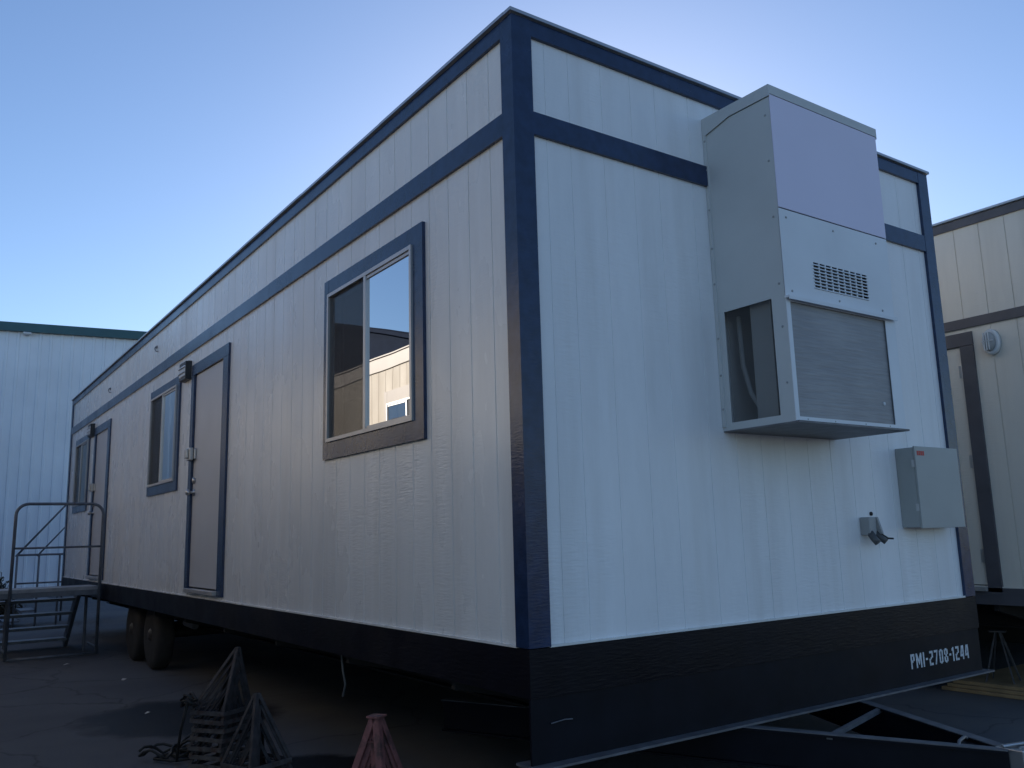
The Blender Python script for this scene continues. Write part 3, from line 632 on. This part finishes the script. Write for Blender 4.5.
# ------------------------------------------------------------------ buildings behind
def ribbed_building(name, P0, dv, t0, t1, depth, zh, mw, mt, eave, rib=.3):
    o = empty(name, (0,0,0)); dv = Vector((dv[0], dv[1], 0)).normalized(); nv = Vector((-dv.y, dv.x, 0))   # nv points away from the yard
    P0 = Vector((P0[0], P0[1], 0))
    w = MB(); t = t0
    while t < t1:
        for (a, da, b, db) in ((0, 0, .10, 0), (.10, 0, .12, -.03), (.12, -.03, .18, -.03), (.18, -.03, .20, 0), (.20, 0, rib, 0)):
            p = P0 + dv*(t+a) + nv*da; q = P0 + dv*(t+b) + nv*db
            w.quad((p.x,p.y,0), (q.x,q.y,0), (q.x,q.y,zh), (p.x,p.y,zh))
        t += rib
    t1 = t; A, B = P0 + dv*t0, P0 + dv*t1; C_, D = B + nv*depth, A + nv*depth
    for p, q in ((B, C_), (C_, D), (D, A)): w.quad((p.x,p.y,0), (q.x,q.y,0), (q.x,q.y,zh), (p.x,p.y,zh))
    w.build('wall', mw, o)
    rg = (A+D)/2, (B+C_)/2; zr = zh + depth*.08
    r_ = MB().quad((A.x,A.y,zh), (B.x,B.y,zh), (rg[1].x,rg[1].y,zr), (rg[0].x,rg[0].y,zr)).quad((D.x,D.y,zh), (C_.x,C_.y,zh), (rg[1].x,rg[1].y,zr), (rg[0].x,rg[0].y,zr)).poly([(A.x,A.y,zh),(D.x,D.y,zh),(rg[0].x,rg[0].y,zr)]).poly([(B.x,B.y,zh),(C_.x,C_.y,zh),(rg[1].x,rg[1].y,zr)])
    r_.build('roof', mw, o)
    e = MB(); a0 = A - nv*.16; b0 = B - nv*.16
    e.hexa([(a0.x,a0.y,zh-eave), (b0.x,b0.y,zh-eave), (B.x,B.y,zh-eave), (A.x,A.y,zh-eave), (a0.x,a0.y,zh+.02), (b0.x,b0.y,zh+.02), (B.x,B.y,zh+.02), (A.x,A.y,zh+.02)])
    e.build('eave_gutter', mt, o)
    return o, P0, dv, nv
wb, P0, dv, nv = ribbed_building('metal_warehouse', (1.697, 26.73), (.98755, -.1573), -22, 24, 18, 6.87+G, m_wh, m_teal, .25)
tag(wb, 'tall pale ribbed metal building with teal eave, behind the left end of the trailer', 'building')
q = P0 + dv*(-1.22) - nv*.1
MB().box(q.x-.12, q.x+.12, q.y-.12, q.y+.02, 6.86+G-.34, 6.86+G-.26).build('floodlight', m_lens, wb, bevel=.03)
# gabled shed, shade put into its dark colour, behind the facing trailer, only visible in the panes
sh = empty('gabled_shed', (-8.6, 0, 0), 0, 'shade-darkened gabled building reflected above the sunlit tan trailer in the nearest window', 'building')
za, zr = 3.7+G, 6.7+G
MB().poly([(0,11.3,0),(0,32.5,0),(0,32.5,za),(0,21.9,zr),(0,11.3,za)]).poly([(-14,11.3,0),(-14,32.5,0),(-14,32.5,za),(-14,21.9,zr),(-14,11.3,za)]).quad((0,11.3,0),(-14,11.3,0),(-14,11.3,za),(0,11.3,za)).quad((0,32.5,0),(-14,32.5,0),(-14,32.5,za),(0,32.5,za)).build('wall', m_darkwall, sh)
MB().hexa([(.3,10.9,za-.12),(-14.3,10.9,za-.12),(-14.3,21.9,zr),(.3,21.9,zr),(.3,10.9,za-.02),(-14.3,10.9,za-.02),(-14.3,21.9,zr+.1),(.3,21.9,zr+.1)]).hexa([(.3,21.9,zr),(-14.3,21.9,zr),(-14.3,32.9,za-.12),(.3,32.9,za-.12),(.3,21.9,zr+.1),(-14.3,21.9,zr+.1),(-14.3,32.9,za-.02),(.3,32.9,za-.02)]).build('roof', m_darkwall, sh)

# ------------------------------------------------------------------ portable stairs
def arc_pts(c, r, a0, a1, n, u, v):
    return [Vector(c) + Vector(u)*math.cos(a0+(a1-a0)*i/n)*r + Vector(v)*math.sin(a0+(a1-a0)*i/n)*r for i in range(n+1)]
st = empty('portable_stairs', (-.56, 9.3, 0), 0, 'steel entry stairs with a rounded guard hoop, beside the far door of the grey trailer', 'stairs')
hw = .495; X, Z = (1,0,0), (0,0,1)
top = G+.548; r = .14; fr = MB()
pts = [(-hw-.01,0,.02), (-hw,0,top-r)] + arc_pts((-hw+r,0,top-r), r, math.pi, math.pi/2, 6, X, Z)[1:] + arc_pts((hw-r,0,top-r), r, math.pi/2, 0, 6, X, Z) + [(hw,0,.02)]
fr.tube(pts, .019, 10); fr.tube([(-hw,0,G+.005),(hw,0,G+.005)], .013, 8); fr.tube([(-hw,0,.03),(hw,0,.03)], .016, 8)
fr.build('guard_hoop', m_stair, st, smooth=True)
MB().box(-hw-.12, hw-.01, .02, .62, G-.535, G-.495).build('deck', m_deck, st)
MB().box(-hw-.12, hw-.01, .022, .06, G-.60, G-.536).box(-hw-.12, hw-.01, .58, .62, G-.60, G-.536).build('deck_frame', m_stair, st)
for k, (y, z) in enumerate(((.66, G-.66), (.86, G-.85), (1.06, G-1.04), (1.26, G-1.22))):
    MB().box(-hw-.14, hw-.16, y, y+.24, z-.035, z).build('stair_tread', m_stair, st)
for x in (-hw-.15, hw-.15): MB().bar((x,.56,G-.56), (x,1.52,.02), .045, .16).build('stringer', m_stair, st)
for x in (-hw+.02, hw-.05): MB().tube([(x,.60,0),(x,.60,G-.5)], .019, 8).build('rear_leg', m_stair, st)
for x in (-hw, hw): MB().tube([(x,0,.10),(x,.60,.10)], .015, 8).build('side_rail', m_stair, st)
# second stairs past the trailer's far end
s2 = empty('portable_stairs', (.35, 14.6, 0), 0, 'steel stairs with sloping handrails, half hidden past the far end of the grey trailer', 'stairs')
fr = MB()
for x in (-.86, -.52, -.19, .5, 1.1): fr.tube([(x,0,.0),(x,0,G-.11)], .018, 8)
fr.tube([(-.86,0,G-.11),(1.1,0,G-.115)], .018, 8); fr.tube([(-.86,0,G-.60),(1.1,0,G-.60)], .015, 8)
fr.build('guard_rail', m_stair, s2, smooth=True)
MB().tube([(-.80,.9,G-.14),(.0,.9,G+.83),(1.3,.9,G+.83)], .018, 8).tube([(-.45,.9,G-.14),(.0,.9,G+.40),(1.3,.9,G+.40)], .015, 8).tube([(.0,.9,0),(.0,.9,G+.83)], .018, 8).tube([(1.3,.9,0),(1.3,.9,G+.83)], .018, 8).build('handrail', m_stair, s2, smooth=True)
MB().box(.0, 1.2, .0, .9, G-.60, G-.56).build('deck', m_deck, s2)
for k in range(4): MB().box(-.25-.25*k, -.25*k, .1, .85, G-.76-.17*k, G-.73-.17*k).build('stair_tread', m_stair, s2)

# ------------------------------------------------------------------ pyramid pier stands
def make_pier(mt, h=.34, b=.15, top=.03, lw=.03, plate=True, lean=(0,0)):
    r = empty('pier_stand')
    ring = MB(); c = [(-b,-b), (b,-b), (b,b), (-b,b)]
    for i in range(4):
        a_, b_ = c[i], c[(i+1)%4]
        ring.bar((*a_, .012), (*b_, .012), .006, .024); 
        mx_, my_ = (a_[0]+b_[0])/2*.93, (a_[1]+b_[1])/2*.93; dx, dy = (b_[0]-a_[0])/2, (b_[1]-a_[1])/2
        ring.bar((mx_-dx, my_-dy, .003), (mx_+dx, my_+dy, .003), .024, .006)
    ring.build('base_ring', m_ring if mt == m_rust else mt, r)
    for (x, y) in c:
        tx, ty = math.copysign(top, x)+lean[0], math.copysign(top, y)+lean[1]
        l = MB(); sx, sy = math.copysign(1, x), math.copysign(1, y)
        l.bar((x-sx*lw/2, y, .02), (tx-sx*lw/2, ty, h), lw, .005, (0,sy,0)).bar((x, y-sy*lw/2, .02), (tx, ty-sy*lw/2, h), .005, lw, (0,1,0))
        l.build('leg', mt, r)
    if plate: MB().box(-top-.012+lean[0], top+.012+lean[0], -top-.012+lean[1], top+.012+lean[1], h-.002, h+.006).build('top_plate', mt, r)
    return r
rustA = make_pier(m_rust, h=.37, b=.125, top=.010, lw=.017, plate=False, lean=(.034,-.078))
rust0 = make_pier(m_rust, h=.35, b=.125, top=.012, lw=.018, plate=False); red0 = make_pier(m_redox, h=.38, b=.118, top=.02, lw=.028)
first = {id(rustA): True, id(rust0): True, id(red0): True}
def pier(src, x, y, z, rz, tx, ty, label, group):
    o = src if first[id(src)] else copy_tree(src)
    first[id(src)] = False
    o.location = (x, y, z); o.rotation_euler = (tx, ty, rz); tag(o, label, 'jack stand', group); return o
ords = ['bottom', 'second', 'third', 'fourth', 'fifth', 'sixth', 'seventh', 'eighth', 'ninth', 'tenth']
n = 8; bx, by = -.515, 2.48
for k in range(n):
    lab = f'rusty pyramid jack stand, {ords[k]} from the ground in the taller dark stack' if k < n-1 else 'rusty pyramid jack stand leaning on top of the taller dark stack, tip highest'
    jx, jy = random.uniform(-.008,.008), random.uniform(-.008,.008)
    pier(rustA, bx+jx, by+jy, .002+k*.05, .55+random.uniform(-.03,.03), R(random.uniform(-1,1)), R(random.uniform(-1,1)), lab, 'nested rusty jack stands beside the trailer')
n = 5; bx, by = -.585, 1.62
for k in range(n):
    lab = f'rusty pyramid jack stand, {ords[k]} from the ground in the shorter dark stack' if k < n-1 else 'rusty pyramid jack stand on top of the shorter dark stack, right of the taller'
    pier(rust0, bx+random.uniform(-.006,.006), by+random.uniform(-.006,.006), .002+k*.055, .35+random.uniform(-.05,.05), R(random.uniform(-1.5,1.5)), R(random.uniform(-1.5,1.5)), lab, 'nested rusty jack stands beside the trailer')
n = 5; bx, by = -.405, .60
for k in range(n):
    lab = f'red oxide jack stand, {ords[k]} from the ground in the larger red stack' if k < n-1 else 'red oxide pyramid jack stand topping the red stack at the bottom edge'
    pier(red0, bx+random.uniform(-.006,.006), by+random.uniform(-.006,.006), .002+k*.05, .5+random.uniform(-.08,.08), 0, R(random.uniform(-1,1)), lab, 'nested red jack stands beside the trailer')
for k in range(4):
    pier(red0, -.49, -.50, .004+k*.058, .3, 0, 0, 'red oxide jack stand inside the lone stack under the trailer corner' if k < 3 else 'top red oxide jack stand of the lone stack under the trailer corner', 'red jack stands under the trailer corner')
# jack stands under the tan trailer
for (x, y, lab) in ((5.22, .70, 'tall steel jack stand under the tan trailer, just right of the stencilled number'), (5.45, -.1, 'slender tall steel jack stand under the tan trailer, nearer the photo edge')):
    j = empty('trailer_jack', (x, y, 0), .4, lab, 'jack stand', 'tall jack stands under the tan trailer')
    for a in (0, 1, 2, 3):
        ang = a*math.pi/2 + .6
        MB().bar((math.cos(ang)*.17, math.sin(ang)*.17, .0), (math.cos(ang)*.02, math.sin(ang)*.02, G-.88), .035, .012).build('leg', m_rust, j)
    MB().box(-.06,.06,-.06,.06,G-.88,G-.868).build('top_plate', m_rust, j)

# ------------------------------------------------------------------ planks, cables, litter, weeds
for k in range(3):
    x0 = 4.96 + k*.03; y1 = 1.08 - k*.035
    o = MB().hexa([(x0, -.25, 0), (x0+1.2, -.25, 0), (x0+1.2, y1, 0), (x0, y1, 0), (x0, -.25, .026), (x0+1.2, -.25, .026), (x0+1.2, y1, .026), (x0, y1, .026)]).build('plywood_sheet', m_ply, bevel=.002)
    o.location = (0, 0, .003 + k*.0275); o.rotation_euler[2] = 0
    tag(o, ('weathered plywood sheet at the bottom of the pile under the tan trailer', 'middle weathered plywood sheet of the pile under the tan trailer', 'top weathered plywood sheet of the pile under the tan trailer')[k], 'board', 'plywood sheets under the tan trailer')
cb = MB(); random.seed(11)
for k in range(5):
    cx, cy = -.62+random.uniform(-.13,.13), 2.98+random.uniform(-.13,.13); rr = random.uniform(.05,.12); pts = []
    t0 = random.uniform(0, 6)
    for i in range(22):
        a = t0 + i*.42
        pts.append((cx+math.cos(a)*rr*(1+.25*math.sin(3*a)), cy+math.sin(a)*rr, .02+.02*k*abs(math.sin(a*1.3+k))))
    cb.tube(pts, .009, 6)
tag(cb.build('cable_heap', m_cable, smooth=True), 'tangled heap of dark cable on the asphalt left of the jack stands', 'cable')
cb = MB(); random.seed(5)
for k in range(2):
    pts = []; t0 = random.uniform(0, 6)
    for i in range(16):
        a = t0+i*.5; pts.append((-.70+math.cos(a)*.035+random.uniform(-.01,.01), 2.52+math.sin(a)*.05, .42+.03*k+.02*math.sin(a*2)))
    cb.tube(pts, .009, 6)
cb.tube([(-.70,2.52,.45),(-.72,2.6,.25),(-.70,2.75,.05),(-.66,2.9,.03)], .009, 6)
tag(cb.build('hanging_cable', m_cable, smooth=True), 'dark cable bundle hooked over the left side of the taller jack stand stack', 'cable')
for (x, y, s, rz, lab) in ((-.50, 8.57, .045, .3, 'small scrap of white paper on the asphalt below the portable stairs'), (-.21, 6.82, .05, 1.0, 'crumpled white scrap on the asphalt in front of the trailer wheels'), (-.43, 4.75, .035, .5, 'small white scrap lying on the oil stain')):
    o = MB().poly([(-s,-s*.3,.004), (s*.2,-s*.5,.012), (s,s*.1,.006), (s*.3,s*.4,.016), (-s*.6,s*.3,.005)]).poly([(-s*.6,s*.3,.005),(s*.3,s*.4,.016),(s*.1,s*.6,.004)]).build('paper_scrap', m_paper)
    o.location = (x, y, 0); o.rotation_euler[2] = rz; tag(o, lab, 'litter', 'scraps on the asphalt')
def weed(x, y, h, w, lab):
    random.seed(int(x*100)+int(y)); r = empty('weed_clump', (x, y, 0), 0, lab, 'weed', 'weeds at the foot of the metal building')
    s_, l_ = MB(), MB()
    for k in range(26):
        a = random.uniform(0, 6.28); rr = random.uniform(0, w); hh = h*random.uniform(.45, 1)*(1-.3*rr/w)
        p = Vector((math.cos(a)*rr, math.sin(a)*rr, hh)); b = p*.25; b.z = 0
        s_.bar(b, p, .012)
        for j in range(26):
            q = b.lerp(p, random.uniform(.25, 1.05)) + Vector([random.uniform(-.09,.09) for _ in range(3)])
            d1 = Vector([random.uniform(-1,1) for _ in range(3)]).normalized()*.055; d2 = Vector([random.uniform(-1,1) for _ in range(3)]).normalized()*.04
            l_.poly([q, q+d1, q+d1+d2, q+d2])
    s_.build('stem', m_leaf, r); l_.build('leaves', m_leaf, r)
weed(-.95, 17.5, .95, .22, 'dark bushy weed clump left of the stair hoop, before the pale metal building')
weed(-.52, 17.2, .95, .13, 'dark upright weed clump between the stair posts, in front of the pale metal building')
weed(-.45, 16.4, .5, .35, 'low dark weed clump seen below the stair deck at the left')
